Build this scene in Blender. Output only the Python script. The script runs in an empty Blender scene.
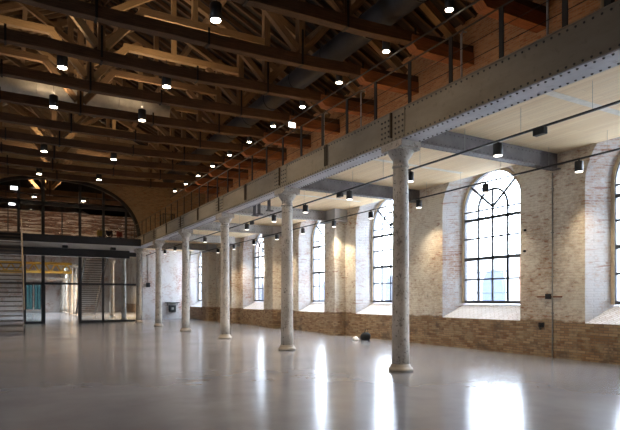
import bpy, bmesh, math, random
from mathutils import Vector, Matrix
random.seed(7)
S = bpy.context.scene
COL = S.collection
V = Vector

# ------------------------------------------------------------------ helpers
class MB:
    """collects geometry for ONE mesh object"""
    def __init__(s):
        s.bm = bmesh.new(); s.uv = s.bm.loops.layers.uv.new('UVMap')
    def face(s, pts, mi=0, smooth=False, uvs=None):
        f = s.bm.faces.new([s.bm.verts.new(p) for p in pts]); f.material_index = mi; f.smooth = smooth
        if uvs:
            for l, u in zip(f.loops, uvs): l[s.uv].uv = u
        return f
    def box(s, a, b, mi=0):
        x0, y0, z0 = a; x1, y1, z1 = b
        v = [s.bm.verts.new(p) for p in ((x0,y0,z0),(x1,y0,z0),(x1,y1,z0),(x0,y1,z0),(x0,y0,z1),(x1,y0,z1),(x1,y1,z1),(x0,y1,z1))]
        for q in ((3,2,1,0),(4,5,6,7),(0,1,5,4),(1,2,6,5),(2,3,7,6),(3,0,4,7)):
            f = s.bm.faces.new([v[i] for i in q]); f.material_index = mi
        return s
    def sweep(s, pts, w, h, up=(0,0,1), mi=0, jit=0.0, closed=False):
        """rectangular section w (sideways) x h (along up) swept along a polyline, with uv u=length"""
        pts = [V(p) for p in pts]; up = V(up); n = len(pts); rings = []; L = 0; Ls = []
        off = random.random()*50
        for i, p in enumerate(pts):
            if i: L += (p-pts[i-1]).length
            Ls.append(L)
            if closed: a, b = pts[i-1], pts[(i+1) % n]
            else: a, b = pts[max(i-1,0)], pts[min(i+1,n-1)]
            t = (b-a).normalized(); side = t.cross(up)
            if side.length < 1e-4: side = V((1,0,0))
            side.normalize(); u2 = side.cross(t).normalized()
            k = 1.0
            if (0 < i < n-1) or closed:
                c = (p-pts[i-1]).normalized().dot(t); k = 1/max(c,.5)
            # mitre acts in the bending plane; good enough to widen both
            r = []
            for sx, sy in ((-1,-1),(1,-1),(1,1),(-1,1)):
                j = V((random.uniform(-jit,jit),random.uniform(-jit,jit),random.uniform(-jit,jit)))
                r.append(s.bm.verts.new(p + side*(sx*w/2*k) + u2*(sy*h/2) + j))
            rings.append(r)
        m = n if closed else n-1
        for i in range(m):
            A, B = rings[i], rings[(i+1) % n]
            l0 = Ls[i]+off; l1 = (Ls[i+1] if i+1 < n else L+.1)+off
            for k in range(4):
                k2 = (k+1) % 4
                f = s.bm.faces.new([A[k], A[k2], B[k2], B[k]]); f.material_index = mi
                for l, u in zip(f.loops, ((l0,k*.3),(l0,k*.3+.3),(l1,k*.3+.3),(l1,k*.3))): l[s.uv].uv = u
        if not closed:
            for r in (rings[0][::-1], rings[-1]):
                f = s.bm.faces.new(r); f.material_index = mi
                for l, u in zip(f.loops, ((off,0),(off,.3),(off+.3,.3),(off+.3,0))): l[s.uv].uv = u
        return s
    def tube(s, pts, r, n=8, mi=0, caps=True):
        pts = [V(p) for p in pts]; rings = []
        rs = r if isinstance(r, (list,tuple)) else [r]*len(pts)
        ref = None
        for i, p in enumerate(pts):
            t = (pts[min(i+1,len(pts)-1)]-pts[max(i-1,0)]).normalized()
            if ref is None:
                ref = V((0,0,1)) if abs(t.z) < .9 else V((1,0,0))
            a = t.cross(ref).normalized(); b = a.cross(t).normalized(); ref = b
            rings.append([s.bm.verts.new(p + (a*math.cos(q*2*math.pi/n)+b*math.sin(q*2*math.pi/n))*rs[i]) for q in range(n)])
        for A, B in zip(rings, rings[1:]):
            for k in range(n):
                f = s.bm.faces.new([A[k], A[(k+1)%n], B[(k+1)%n], B[k]]); f.smooth = True; f.material_index = mi
        if caps:
            for r_ in (rings[0][::-1], rings[-1]):
                f = s.bm.faces.new(r_); f.material_index = mi
        return s
    def lathe(s, c, prof, n=24, mi=0, cap=True):
        """prof: (radius, z) pairs around a vertical axis through c"""
        c = V(c); rings = []
        for r, z in prof:
            rings.append([s.bm.verts.new(c + V((r*math.cos(k*2*math.pi/n), r*math.sin(k*2*math.pi/n), z))) for k in range(n)])
        for A, B in zip(rings, rings[1:]):
            for k in range(n):
                f = s.bm.faces.new([A[k], A[(k+1)%n], B[(k+1)%n], B[k]]); f.smooth = True; f.material_index = mi
        if cap:
            f = s.bm.faces.new(rings[0][::-1]); f.material_index = mi
            f = s.bm.faces.new(rings[-1]); f.material_index = mi
        return s
    def rivet(s, p, nrm, r=.022, mi=1):
        """small low dome on a face with outward normal nrm"""
        p = V(p); nrm = V(nrm); a = nrm.orthogonal().normalized(); b = nrm.cross(a)
        r0 = [s.bm.verts.new(p+(a*math.cos(k*math.pi/3)+b*math.sin(k*math.pi/3))*r) for k in range(6)]
        r1 = [s.bm.verts.new(p+nrm*r*.7+(a*math.cos(k*math.pi/3)+b*math.sin(k*math.pi/3))*r*.6) for k in range(6)]
        for k in range(6):
            f = s.bm.faces.new([r0[k], r0[(k+1)%6], r1[(k+1)%6], r1[k]]); f.smooth = True; f.material_index = mi
        s.bm.faces.new(r1).material_index = mi
    def build(s, name, mat, parent=None, origin=None, bevel=0, recalc=True):
        if recalc: bmesh.ops.recalc_face_normals(s.bm, faces=s.bm.faces)
        me = bpy.data.meshes.new(name)
        if parent is not None:
            o_ = gl(parent)
        elif origin is not None: o_ = V(origin)
        else:
            xs = [v.co for v in s.bm.verts]
            o_ = V(((min(v.x for v in xs)+max(v.x for v in xs))/2, (min(v.y for v in xs)+max(v.y for v in xs))/2, min(v.z for v in xs)))
        for v in s.bm.verts: v.co -= o_
        s.bm.to_mesh(me); s.bm.free()
        for m in (mat if isinstance(mat, (list,tuple)) else [mat]): me.materials.append(m)
        ob = bpy.data.objects.new(name, me); COL.objects.link(ob)
        if parent is not None: ob.parent = parent
        else: ob.location = o_
        if bevel:
            md = ob.modifiers.new('Bevel','BEVEL'); md.width = bevel; md.segments = 2; md.limit_method = 'ANGLE'
        return ob
def gl(o):
    p = V(o.location)
    while o.parent: o = o.parent; p += o.location
    return p
def empty(name, loc):
    e = bpy.data.objects.new(name, None); e.empty_display_size = .2; e.location = loc; COL.objects.link(e); return e
def tag(o, label=None, cat=None, group=None, kind=None):
    if label: o['label'] = label
    if cat: o['category'] = cat
    if group: o['group'] = group
    if kind: o['kind'] = kind
    return o
def struct(o, label, cat): return tag(o, label, cat, None, 'structure')
def copy_tree(o, parent=None):
    c = o.copy(); COL.objects.link(c)
    if parent: c.parent = parent
    for ch in list(o.children): copy_tree(ch, c)
    return c
ORD = ['first','second','third','fourth','fifth','sixth','seventh','eighth','ninth','tenth','eleventh','twelfth','thirteenth','fourteenth','fifteenth','sixteenth','seventeenth','eighteenth','nineteenth','twentieth','twenty-first','twenty-second','twenty-third','twenty-fourth','twenty-fifth','twenty-sixth']

# camera geometry (also used to read positions along known planes)
F, VX, HY, EYE = 530., 12., 299., 1.6
TH = math.atan((310-VX)/F); sn, cs = math.sin(TH), math.cos(TH)
def y_at(px, X):            # distance along the hall of a point of the plane X seen in image column px
    u = (px-310)/F; return X*(cs-u*sn)/(sn+u*cs)
def x_at(px, Y):
    u = (px-310)/F; return Y*(sn+u*cs)/(cs-u*sn)

# ------------------------------------------------------------------ materials
def newmat(name):
    m = bpy.data.materials.new(name); m.use_nodes = True
    nt = m.node_tree; b = nt.nodes['Principled BSDF']; return m, nt, b
class NT:
    def __init__(s, nt): s.nt = nt
    def n(s, t, **kw):
        nd = s.nt.nodes.new(t)
        for k, v in kw.items():
            if k.startswith('i_'):
                nd.inputs[k[2:].replace('_',' ')].default_value = v
            else: setattr(nd, k, v)
        return nd
    def l(s, a, b): s.nt.links.new(a, b)
    def noise(s, vec, scale, detail=4, rough=.6):
        nd = s.n('ShaderNodeTexNoise'); nd.inputs['Scale'].default_value = scale; nd.inputs['Detail'].default_value = detail; nd.inputs['Roughness'].default_value = rough
        if vec is not None: s.l(vec, nd.inputs['Vector'])
        return nd.outputs['Fac']
    def ramp(s, fac, stops):
        r = s.n('ShaderNodeValToRGB'); e = r.color_ramp.elements
        while len(e) < len(stops): e.new(.5)
        for k, (p, c) in enumerate(stops):
            e[k].position = p; e[k].color = (*c, 1) if len(c) == 3 else c
        s.l(fac, r.inputs[0]); return r.outputs[0]
    def step(s, fac, a, b):
        r = s.n('ShaderNodeMapRange'); r.inputs[1].default_value = a; r.inputs[2].default_value = b; r.clamp = True
        s.l(fac, r.inputs[0]); return r.outputs[0]
    def mix(s, fac, a, b, mode='MIX'):
        m = s.n('ShaderNodeMix', data_type='RGBA', blend_type=mode)
        for sock, val in ((m.inputs[0], fac), (m.inputs[6], a), (m.inputs[7], b)):
            if isinstance(val, (int,float)): sock.default_value = val
            elif isinstance(val, tuple): sock.default_value = (*val, 1)
            else: s.l(val, sock)
        return m.outputs[2]
    def math(s, op, a, b=0.):
        m = s.n('ShaderNodeMath', operation=op)
        for k, v in enumerate((a, b)):
            if isinstance(v, (int,float)): m.inputs[k].default_value = v
            else: s.l(v, m.inputs[k])
        return m.outputs[0]
    def pos(s): return s.n('ShaderNodeNewGeometry').outputs['Position']
    def bump(s, h, strength, dist, bsdf):
        b = s.n('ShaderNodeBump'); b.inputs['Strength'].default_value = strength; b.inputs['Distance'].default_value = dist
        s.l(h, b.inputs['Height']); s.l(b.outputs[0], bsdf.inputs['Normal'])
def scaled(q, vec, sc):
    m = q.n('ShaderNodeMapping'); m.inputs['Scale'].default_value = sc; q.l(vec, m.inputs[0]); return m.outputs[0]

def plain(name, c, rough=.5, metal=0., var=.15, scale=6., spec=.5):
    m, nt, b = newmat(name); q = NT(nt)
    f = q.noise(q.pos(), scale, 5)
    col = q.ramp(f, [(.3, tuple(x*(1-var) for x in c)), (.7, tuple(min(1,x*(1+var)) for x in c))])
    q.l(col, b.inputs['Base Color']); b.inputs['Roughness'].default_value = rough; b.inputs['Metallic'].default_value = metal
    b.inputs['Specular IOR Level'].default_value = spec
    return m
def emit(name, c, st):
    m, nt, b = newmat(name); b.inputs['Base Color'].default_value = (.8,.8,.8,1)
    b.inputs['Emission Color'].default_value = (*c,1); b.inputs['Emission Strength'].default_value = st; return m

def brick(name, c1, c2, mortar, wash, wash_lo, wash_hi, base_z=None, base_c=((.24,.125,.065),(.48,.325,.195)), red=(.33,.13,.07), red_lo=.62, streak=False):
    """old brickwork, partly lime-washed; base_z: height under which the wash was never painted"""
    m, nt, b = newmat(name); q = NT(nt); P = q.pos()
    sp = q.n('ShaderNodeSeparateXYZ'); q.l(P, sp.inputs[0])
    cb = q.n('ShaderNodeCombineXYZ'); q.l(q.math('ADD', sp.outputs[0], sp.outputs[1]), cb.inputs[0]); q.l(sp.outputs[2], cb.inputs[1])
    # slight waviness of the courses
    w = q.n('ShaderNodeTexNoise'); w.inputs['Scale'].default_value = 1.1; q.l(P, w.inputs['Vector'])
    va = q.n('ShaderNodeVectorMath', operation='MULTIPLY_ADD'); q.l(w.outputs['Color'], va.inputs[0]); va.inputs[1].default_value = (.05,.05,0); q.l(cb.outputs[0], va.inputs[2])
    vec = va.outputs[0]
    def bt(a, c, mo):
        t = q.n('ShaderNodeTexBrick'); t.inputs['Scale'].default_value = 1; t.inputs['Brick Width'].default_value = .24; t.inputs['Row Height'].default_value = .070
        t.inputs['Mortar Size'].default_value = .009; t.inputs['Mortar Smooth'].default_value = .4
        t.inputs['Color1'].default_value = (*a,1); t.inputs['Color2'].default_value = (*c,1); t.inputs['Mortar'].default_value = (*mo,1)
        q.l(vec, t.inputs['Vector']); return t
    t = bt(c1, c2, mortar); col = t.outputs['Color']
    # redder bricks
    col = q.mix(q.math('MULTIPLY', q.step(q.noise(scaled(q, vec, (4.2,14.3,1)), 1.0, 1, .3), red_lo, red_lo+.06), .75), col, red)
    n1 = q.noise(P, .55, 6, .65); n2 = q.noise(scaled(q, P, (.12,.12,1.6) if streak else (1,1,2.0)), 7.0 if not streak else 5.5, 9, .78)
    if streak: n1 = n2
    nn = q.math('ADD', q.math('MULTIPLY', n1, .5), q.math('MULTIPLY', n2, .5))
    wf = q.step(nn, wash_lo, wash_hi)
    washc = q.mix(q.noise(P, 2.2, 4), tuple(x*.82 for x in wash), wash)
    # joints still read through the wash
    washc = q.mix(q.math('MULTIPLY', t.outputs['Fac'], .35), washc, tuple(x*.62 for x in wash))
    up = q.mix(wf, col, washc)
    up = q.mix(q.math('MULTIPLY', q.step(q.noise(P, 3.1, 9, .78), .58, .70), .5), up, (.16,.12,.09))
    up = q.mix(q.math('MULTIPLY', q.math('MULTIPLY', q.step(q.noise(scaled(q, vec, (4.2,14.3,1)), 1.0, 1, .3), red_lo+.04, red_lo+.08), q.step(q.noise(P, .8, 3), .50, .62)), 0. if streak else .6), up, (.36,.15,.08))
    if base_z is not None:
        lo = bt(base_c[0], base_c[1], (.20,.16,.12)).outputs['Color']
        lo = q.mix(q.math('MULTIPLY', q.step(q.noise(P, 2.7, 7, .7), .48, .66), .6), lo, (.42,.34,.22))
        lo = q.mix(q.math('MULTIPLY', q.step(q.noise(P, 1.6, 7, .7), .54, .66), .75), lo, (.13,.10,.08))
        zz = q.math('ADD', sp.outputs[2], q.math('MULTIPLY', q.math('SUBTRACT', q.noise(scaled(q, P, (1,1,.3)), 1.7, 4), .5), .25))
        up = q.mix(q.step(zz, base_z-.03, base_z+.03), lo, up)
    q.l(up, b.inputs['Base Color']); b.inputs['Roughness'].default_value = .9; b.inputs['Specular IOR Level'].default_value = .25
    hh = q.math('SUBTRACT', q.math('MULTIPLY', q.noise(P, 22, 5, .7), .6), q.math('MULTIPLY', t.outputs['Fac'], .8))
    q.bump(hh, .7, .02, b)
    return m

def wood(name, c, var=.55, rough=.75, along=.8, across=14., stain=.35):
    m, nt, b = newmat(name); q = NT(nt)
    uv = q.n('ShaderNodeUVMap').outputs[0]
    g = q.noise(scaled(q, uv, (along, across, 1)), 2.0, 6, .65)
    g2 = q.noise(q.pos(), 1.1, 4)
    col = q.ramp(g, [(.25, tuple(x*(1-var) for x in c)), (.75, tuple(min(1,x*(1+var*.6)) for x in c))])
    col = q.mix(q.math('MULTIPLY', q.step(g2, .42, .68), stain), col, tuple(x*.35 for x in c))
    q.l(col, b.inputs['Base Color']); b.inputs['Roughness'].default_value = rough; b.inputs['Specular IOR Level'].default_value = .3
    q.bump(g, .5, .02, b)
    return m

M = {}
M['brick'] = brick('lime washed brick', (.46,.32,.21), (.66,.53,.39), (.48,.41,.32), (.90,.84,.73), .41, .54, base_z=1.02, red_lo=.59)
M['reveal'] = brick('white washed brick', (.46,.29,.21), (.58,.43,.34), (.60,.57,.55), (.76,.75,.76), .40, .51, red_lo=.59)
M['brick_end'] = brick('pale washed brick', (.36,.20,.15), (.50,.34,.27), (.55,.50,.47), (.72,.69,.68), .42, .50, red_lo=.54)
M['brick_red'] = brick('bare red brick', (.38,.18,.085), (.52,.29,.145), (.42,.31,.20), (.55,.38,.22), .52, .68)
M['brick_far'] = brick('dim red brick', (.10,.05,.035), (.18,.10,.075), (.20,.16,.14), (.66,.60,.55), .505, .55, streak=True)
M['brick_gable'] = brick('brown gable brick', (.25,.16,.09), (.38,.27,.16), (.34,.27,.19), (.42,.34,.23), .48, .62)
M['sill'] = plain('white washed sill', (.72,.68,.64), .9, var=.25, scale=9)
M['wood_tie'] = wood('old dark timber', (.095,.054,.03))
M['wood_mid'] = wood('brown timber', (.24,.145,.075))
M['wood_new'] = wood('pale new timber', (.42,.27,.13), var=.35, stain=.2)
M['wood_red'] = wood('red brown timber', (.30,.12,.055))
M['wood_rafter'] = wood('weathered rafter', (.10,.055,.03))
M['black'] = plain('matt black metal', (.012,.012,.013), .45, .0)
M['dark_steel'] = plain('dark grey steel', (.035,.037,.042), .4, .3)
M['win_frame'] = plain('grey iron window bars', (.06,.065,.075), .5, .2)
M['iron_strap'] = plain('black iron strap', (.018,.016,.015), .6, .4)
M['tan'] = plain('tan plaster surround', (.50,.40,.28), .85)
M['rail'] = plain('bronze rail', (.10,.075,.05), .4, .5)
M['grey_paint'] = plain('weathered grey paint', (.33,.32,.30), .6, 0, .25)
M['duct_dark'] = plain('dark duct sheet', (.03,.033,.04), .65, .2)
M['duct_zinc'] = plain('galvanised duct sheet', (.42,.40,.35), .6, .15, .2, 3)
M['yellow'] = plain('yellow crane paint', (.62,.34,.04), .5)
M['concrete'] = plain('pale concrete', (.55,.54,.52), .8)
M['tread'] = plain('steel tread', (.025,.022,.021), .5, .1)
M['nosing'] = plain('worn tread nosing', (.10,.085,.07), .5, .1)
M['handrail'] = plain('pale wood handrail', (.50,.36,.2), .5)
M['stair_rail'] = plain('worn wood stair rail', (.24,.18,.11), .5)
M['pale_render'] = plain('pale outside render', (.55,.56,.58), .9, var=.05, scale=.4)
M['blue_ext'] = plain('blue outside paint', (.045,.065,.115), .7)
M['brick_ext'] = brick('outside brick', (.12,.05,.035), (.16,.08,.055), (.2,.15,.12), (.2,.16,.14), .6, .8)
M['pave'] = plain('outside paving', (.72,.72,.70), .9)
M['joint'] = plain('pale joint filler', (.80,.75,.66), .8)
M['bag'] = plain('black bag cloth', (.012,.012,.013), .85)
M['cloth_white'] = plain('white cloth', (.7,.68,.65), .9)
M['skin'] = plain('skin', (.50,.32,.23), .6)
M['hair'] = plain('dark hair', (.02,.015,.012), .7)
M['jacket_yellow'] = plain('yellow jacket', (.50,.34,.10), .85)
M['jacket_black'] = plain('dark jacket', (.03,.026,.035), .85)
M['jacket_red'] = plain('red jacket', (.32,.07,.06), .85)
M['trousers'] = plain('dark trousers', (.04,.04,.05), .9)
M['lamp'] = emit('lit lamp lens', (1,.86,.66), 14)
M['lamp_cool'] = emit('lit spot lens', (1,.90,.78), 2)
M['sign_white'] = emit('lit white sign', (.92,.97,1), 3.2)

def mk_floor():
    m, nt, b = newmat('polished concrete'); q = NT(nt); P = q.pos()
    n1 = q.noise(P, .3, 4, .5); n2 = q.noise(P, 1.6, 4, .5)
    c = q.ramp(q.math('ADD', q.math('MULTIPLY', n1, .7), q.math('MULTIPLY', n2, .3)), [(.3,(.165,.166,.182)),(.7,(.26,.262,.285))])
    c = q.mix(q.math('MULTIPLY', q.step(q.noise(P, .5, 5, .6), .45, .75), .4), c, (.07,.066,.063))
    q.l(c, b.inputs['Base Color'])
    r = q.n('ShaderNodeMapRange'); r.inputs[1].default_value = .3; r.inputs[2].default_value = .7; r.inputs[3].default_value = .16; r.inputs[4].default_value = .22
    q.l(q.noise(P, .5, 3, .5), r.inputs[0]); q.l(r.outputs[0], b.inputs['Roughness'])
    b.inputs['Specular IOR Level'].default_value = .40
    return m
M['floor'] = mk_floor()

def mk_column():
    m, nt, b = newmat('mottled white iron paint'); q = NT(nt)
    P = q.pos()
    c = q.ramp(q.noise(P, 2.2, 6, .65), [(.3,(.36,.325,.275)),(.65,(.55,.51,.45))])
    c = q.mix(q.math('MULTIPLY', q.step(q.noise(scaled(q, P, (1,1,.6)), 9, 7, .75), .56, .64), .85), c, (.13,.11,.10))
    c = q.mix(q.math('MULTIPLY', q.step(q.noise(P, 18, 3, .6), .60, .66), .8), c, (.08,.07,.065))
    q.l(c, b.inputs['Base Color']); b.inputs['Roughness'].default_value = .55
    q.bump(q.noise(P, 14, 6, .7), .3, .01, b)
    return m
M['column'] = mk_column()

def mk_girder(name, ca, cb_, stain):
    m, nt, b = newmat(name); q = NT(nt); P = q.pos()
    c = q.ramp(q.noise(scaled(q, P, (1,.35,1)), 1.8, 6, .65), [(.3, ca), (.68, cb_)])
    c = q.mix(q.math('MULTIPLY', q.step(q.noise(P, 5, 7, .7), .56, .7), .5), c, stain)
    q.l(c, b.inputs['Base Color']); b.inputs['Roughness'].default_value = .6
    return m
M['girder'] = mk_girder('grey brown girder paint', (.24,.205,.15), (.34,.30,.23), (.15,.12,.09))
M['flange'] = mk_girder('chalky grey flange paint', (.40,.40,.42), (.58,.58,.61), (.2,.19,.19))
M['beam'] = mk_girder('grey lilac beam paint', (.095,.085,.09), (.185,.172,.178), (.09,.08,.08))  # shade on the nearest beams is mixed into this darker tone
M['rivet'] = plain('dark rivet heads', (.06,.055,.05), .6)  # side shading of the heads is put into this dark colour
M['beam_pale'] = mk_girder('pale grey beam paint', (.30,.29,.285), (.44,.425,.41), (.18,.17,.16))  # same beams in light: the brighter tone is put into the colour
M['column_base'] = mk_girder('worn column base', (.22,.19,.15), (.36,.32,.27), (.12,.10,.08))
M['plate'] = mk_girder('painted bearing plate', (.38,.38,.39), (.52,.52,.53), (.2,.2,.2))

def mk_ceil():
    m, nt, b = newmat('pale laminated timber ceiling'); q = NT(nt); P = q.pos()
    g = q.noise(scaled(q, P, (6,.35,1)), 2.4, 5, .6)
    t = q.n('ShaderNodeTexBrick'); t.inputs['Scale'].default_value = 1; t.inputs['Brick Width'].default_value = 3.1; t.inputs['Row Height'].default_value = .14
    t.inputs['Mortar Size'].default_value = .002; t.inputs['Color1'].default_value = (.86,.66,.41,1); t.inputs['Color2'].default_value = (.92,.74,.49,1); t.inputs['Mortar'].default_value = (.5,.38,.25,1)
    mp = q.n('ShaderNodeMapping'); mp.inputs['Rotation'].default_value = (0,0,math.pi/2); q.l(P, mp.inputs[0]); q.l(mp.outputs[0], t.inputs['Vector'])
    c = q.mix(q.math('MULTIPLY', q.step(g, .4, .75), .4), t.outputs['Color'], (.66,.51,.35))
    q.l(c, b.inputs['Base Color']); b.inputs['Roughness'].default_value = .7
    return m
M['ceil'] = mk_ceil()

def mk_deck():
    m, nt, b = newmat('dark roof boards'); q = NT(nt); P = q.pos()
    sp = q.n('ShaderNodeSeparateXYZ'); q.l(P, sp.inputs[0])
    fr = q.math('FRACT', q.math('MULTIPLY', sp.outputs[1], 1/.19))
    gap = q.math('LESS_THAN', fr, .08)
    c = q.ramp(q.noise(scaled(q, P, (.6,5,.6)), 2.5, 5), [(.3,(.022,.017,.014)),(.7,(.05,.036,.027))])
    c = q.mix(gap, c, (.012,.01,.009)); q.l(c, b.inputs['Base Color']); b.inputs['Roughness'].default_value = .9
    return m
M['deck'] = mk_deck()

def mk_glass(name, tint=(1,1,1), refl=1.0):
    m = bpy.data.materials.new(name); m.use_nodes = True; nt = m.node_tree; nt.nodes.clear(); q = NT(nt)
    o = q.n('ShaderNodeOutputMaterial'); mx = q.n('ShaderNodeMixShader'); tr = q.n('ShaderNodeBsdfTransparent'); gs = q.n('ShaderNodeBsdfGlossy')
    tr.inputs[0].default_value = (*tint,1); gs.inputs['Roughness'].default_value = .02; fr = q.n('ShaderNodeFresnel'); fr.inputs[0].default_value = 1.45
    q.l(q.math('MULTIPLY', fr.outputs[0], refl), mx.inputs[0]); q.l(tr.outputs[0], mx.inputs[1]); q.l(gs.outputs[0], mx.inputs[2]); q.l(mx.outputs[0], o.inputs[0])
    return m
M['glass'] = mk_glass('clear window glass', (.97,.985,1), .6)
M['glass_part'] = mk_glass('partition glass', (.90,.92,.92), 1.0)
M['glass_green'] = mk_glass('green glass', (.045,.07,.07), .6)

# ------------------------------------------------------------------ dimensions
WX = 12.9            # inner face of the outer wall
LX = -8.1            # inner face of the opposite wall
Y0, YE, YF = -4.0, 39.3, 74.0
COLX = 7.52
GX0, GX1 = 7.28, 7.76; GZ0, GZ1 = 5.03, 5.70
CY = [9.27 + 5.57*i for i in range(8)]
WIN = [1.5, 6.85, 12.05, 17.33, 22.55, 30.1, 41.7]  # first one is out of view, added to let in more daylight
CEIL = 5.55; YA = 43.3       # aisle ceiling height, end of the aisle
EAVE, RX, PITCH = 10.35, 2.4, .47
def roofz(x): return EAVE + (10.5-abs(x-RX))*PITCH

# ------------------------------------------------------------------ setting
f = MB(); f.face([(LX-1,Y0-1,0),(WX+1,Y0-1,0),(WX+1,YF+1,0),(LX-1,YF+1,0)])
struct(f.build('floor', M['floor'], origin=(0,0,0), recalc=False), 'polished grey concrete floor mirroring the windows', 'floor')

def outline(yc, hw, zb, zs, n=22):
    """arched opening outline in the YZ plane, counter-clockwise from bottom"""
    p = [(yc-hw, zb), (yc, zb), (yc+hw, zb), (yc+hw, (zb+zs)/2)]
    for k in range(n+1):
        a = math.pi*k/n; p.append((yc+hw*math.cos(a), zs+hw*math.sin(a)))
    p.append((yc-hw, (zb+zs)/2)); return p

ZS = 4.57; ZTOP = 6.6
def to_rect(c, p, y0, y1, z0, z1):
    dy, dz = p[0]-c[0], p[1]-c[1]; t = 1e9
    if dy > 1e-6: t = min(t, (y1-c[0])/dy)
    if dy < -1e-6: t = min(t, (y0-c[0])/dy)
    if dz > 1e-6: t = min(t, (z1-c[1])/dz)
    if dz < -1e-6: t = min(t, (z0-c[1])/dz)
    return (c[0]+dy*t, c[1]+dz*t)
def corner_points(out, c, rect):
    """insert points on the outline whose rays pass through the corners of the rectangle"""
    y0,y1,z0,z1 = rect; res = list(out)
    for K in ((y0,z0),(y1,z0),(y1,z1),(y0,z1)):
        aK = math.atan2(K[1]-c[1], K[0]-c[0])
        n = len(res)
        for i in range(n):
            a, b = res[i], res[(i+1)%n]
            aa = math.atan2(a[1]-c[1], a[0]-c[0]); ab = math.atan2(b[1]-c[1], b[0]-c[0])
            d = (ab-aa) % (2*math.pi); e = (aK-aa) % (2*math.pi)
            if 1e-6 < e < d-1e-6 and d < math.pi:
                # intersect ray with segment
                dx, dz = math.cos(aK), math.sin(aK); sx, sz = b[0]-a[0], b[1]-a[1]
                den = dx*sz-dz*sx
                t = ((a[0]-c[0])*sz-(a[1]-c[1])*sx)/den
                res.insert(i+1, (c[0]+dx*t, c[1]+dz*t)); break
    return res
w = MB()
edges = [Y0] + [(WIN[i]+WIN[i+1])/2 for i in range(len(WIN)-1)] + [YA+.9]
for i, yc in enumerate(WIN):
    rect = (edges[i], edges[i+1], 0., ZTOP); c = (yc, 3.2)
    oi = corner_points(outline(yc, 1.6 if i < 6 else 1.55, .97, ZS), c, rect)
    og = outline(yc, 1.24, 1.44, ZS)
    # wall face
    n = len(oi)
    R = [to_rect(c, p, *rect) for p in oi]
    for k in range(n):
        k2 = (k+1) % n
        w.face([(WX,*oi[k]),(WX,*oi[k2]),(WX,*R[k2]),(WX,*R[k])], 0)
    # splayed reveal (same point count as the glazed opening)
    oo = outline(yc, 1.6 if i < 6 else 1.55, .97, ZS); n = len(oo)
    for k in range(n):
        k2 = (k+1) % n
        sill = k < 2
        w.face([(WX,*oo[k]),(WX+.72,*og[k]),(WX+.72,*og[k2]),(WX,*oo[k2])], 2 if sill else 1)
        w.face([(WX+.72,*og[k]),(WX+1.0,*og[k]),(WX+1.0,*og[k2]),(WX+.72,*og[k2])], 1)
    cg = corner_points(og, c, rect); R = [to_rect(c, p, *rect) for p in cg]; n = len(cg)
    for k in range(n):
        k2 = (k+1) % n
        w.face([(WX+1.0,*cg[k]),(WX+1.0,*cg[k2]),(WX+1.0,*R[k2]),(WX+1.0,*R[k])], 0)
# herringbone-like bricks of the sills are surface pattern: handled by the sill material
w.face([(WX,Y0,ZTOP),(WX,YA+.9,ZTOP),(WX,YA+.9,EAVE+.5),(WX,Y0,EAVE+.5)], 3)
w.face([(WX+1,Y0,ZTOP),(WX+1,YA+.9,ZTOP),(WX+1,YA+.9,EAVE+.5),(WX+1,Y0,EAVE+.5)], 3)
w.face([(WX,Y0,EAVE+.5),(WX+1,Y0,EAVE+.5),(WX+1,YA+.9,EAVE+.5),(WX,YA+.9,EAVE+.5)], 3)
def mk_sill():
    m, nt, b = newmat('white washed sill bricks'); q = NT(nt)
    P = q.pos(); mp = q.n('ShaderNodeMapping'); mp.inputs['Rotation'].default_value = (0,0,math.radians(45)); q.l(P, mp.inputs[0])
    t = q.n('ShaderNodeTexBrick'); t.inputs['Scale'].default_value = 1; t.inputs['Brick Width'].default_value = .24; t.inputs['Row Height'].default_value = .08
    t.inputs['Mortar Size'].default_value = .008; t.inputs['Color1'].default_value = (.64,.64,.67,1); t.inputs['Color2'].default_value = (.76,.76,.79,1); t.inputs['Mortar'].default_value = (.47,.43,.41,1)
    q.l(mp.outputs[0], t.inputs['Vector'])
    c = q.mix(q.math('MULTIPLY', q.step(q.noise(P, 3, 6, .7), .57, .7), .45), t.outputs['Color'], (.5,.37,.32))
    q.l(c, b.inputs['Base Color']); b.inputs['Roughness'].default_value = .9; return m
M['sillb'] = mk_sill()
bmesh.ops.remove_doubles(w.bm, verts=w.bm.verts, dist=.0005)
struct(w.build('wall_right', [M['brick'], M['reveal'], M['sillb'], M['brick_red']], origin=(WX,0,0)), 'long lime-washed brick wall with tall arched windows', 'wall')

# piers that carry the cross beams: part of the wall's brickwork
def pier(y0, y1, x0, lab):
    p = MB(); p.box((x0,y0,0),(WX+.02,y1,4.995)); o = p.build('wall_pier', M['brick'], bevel=.02)
    struct(o, lab, 'pier')
pier(19.75, 20.65, 12.35, 'brick pier under the third cross beam, beside an arched window')
pier(26.1, 27.1, 12.35, 'brick pier under the fourth cross beam from the right')
pier(32.3, 33.2, 12.35, 'brick pier under the fifth cross beam from the right')
pier(36.9, 37.9, 12.35, 'farthest brick pier, in front of the last arched window')

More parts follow.
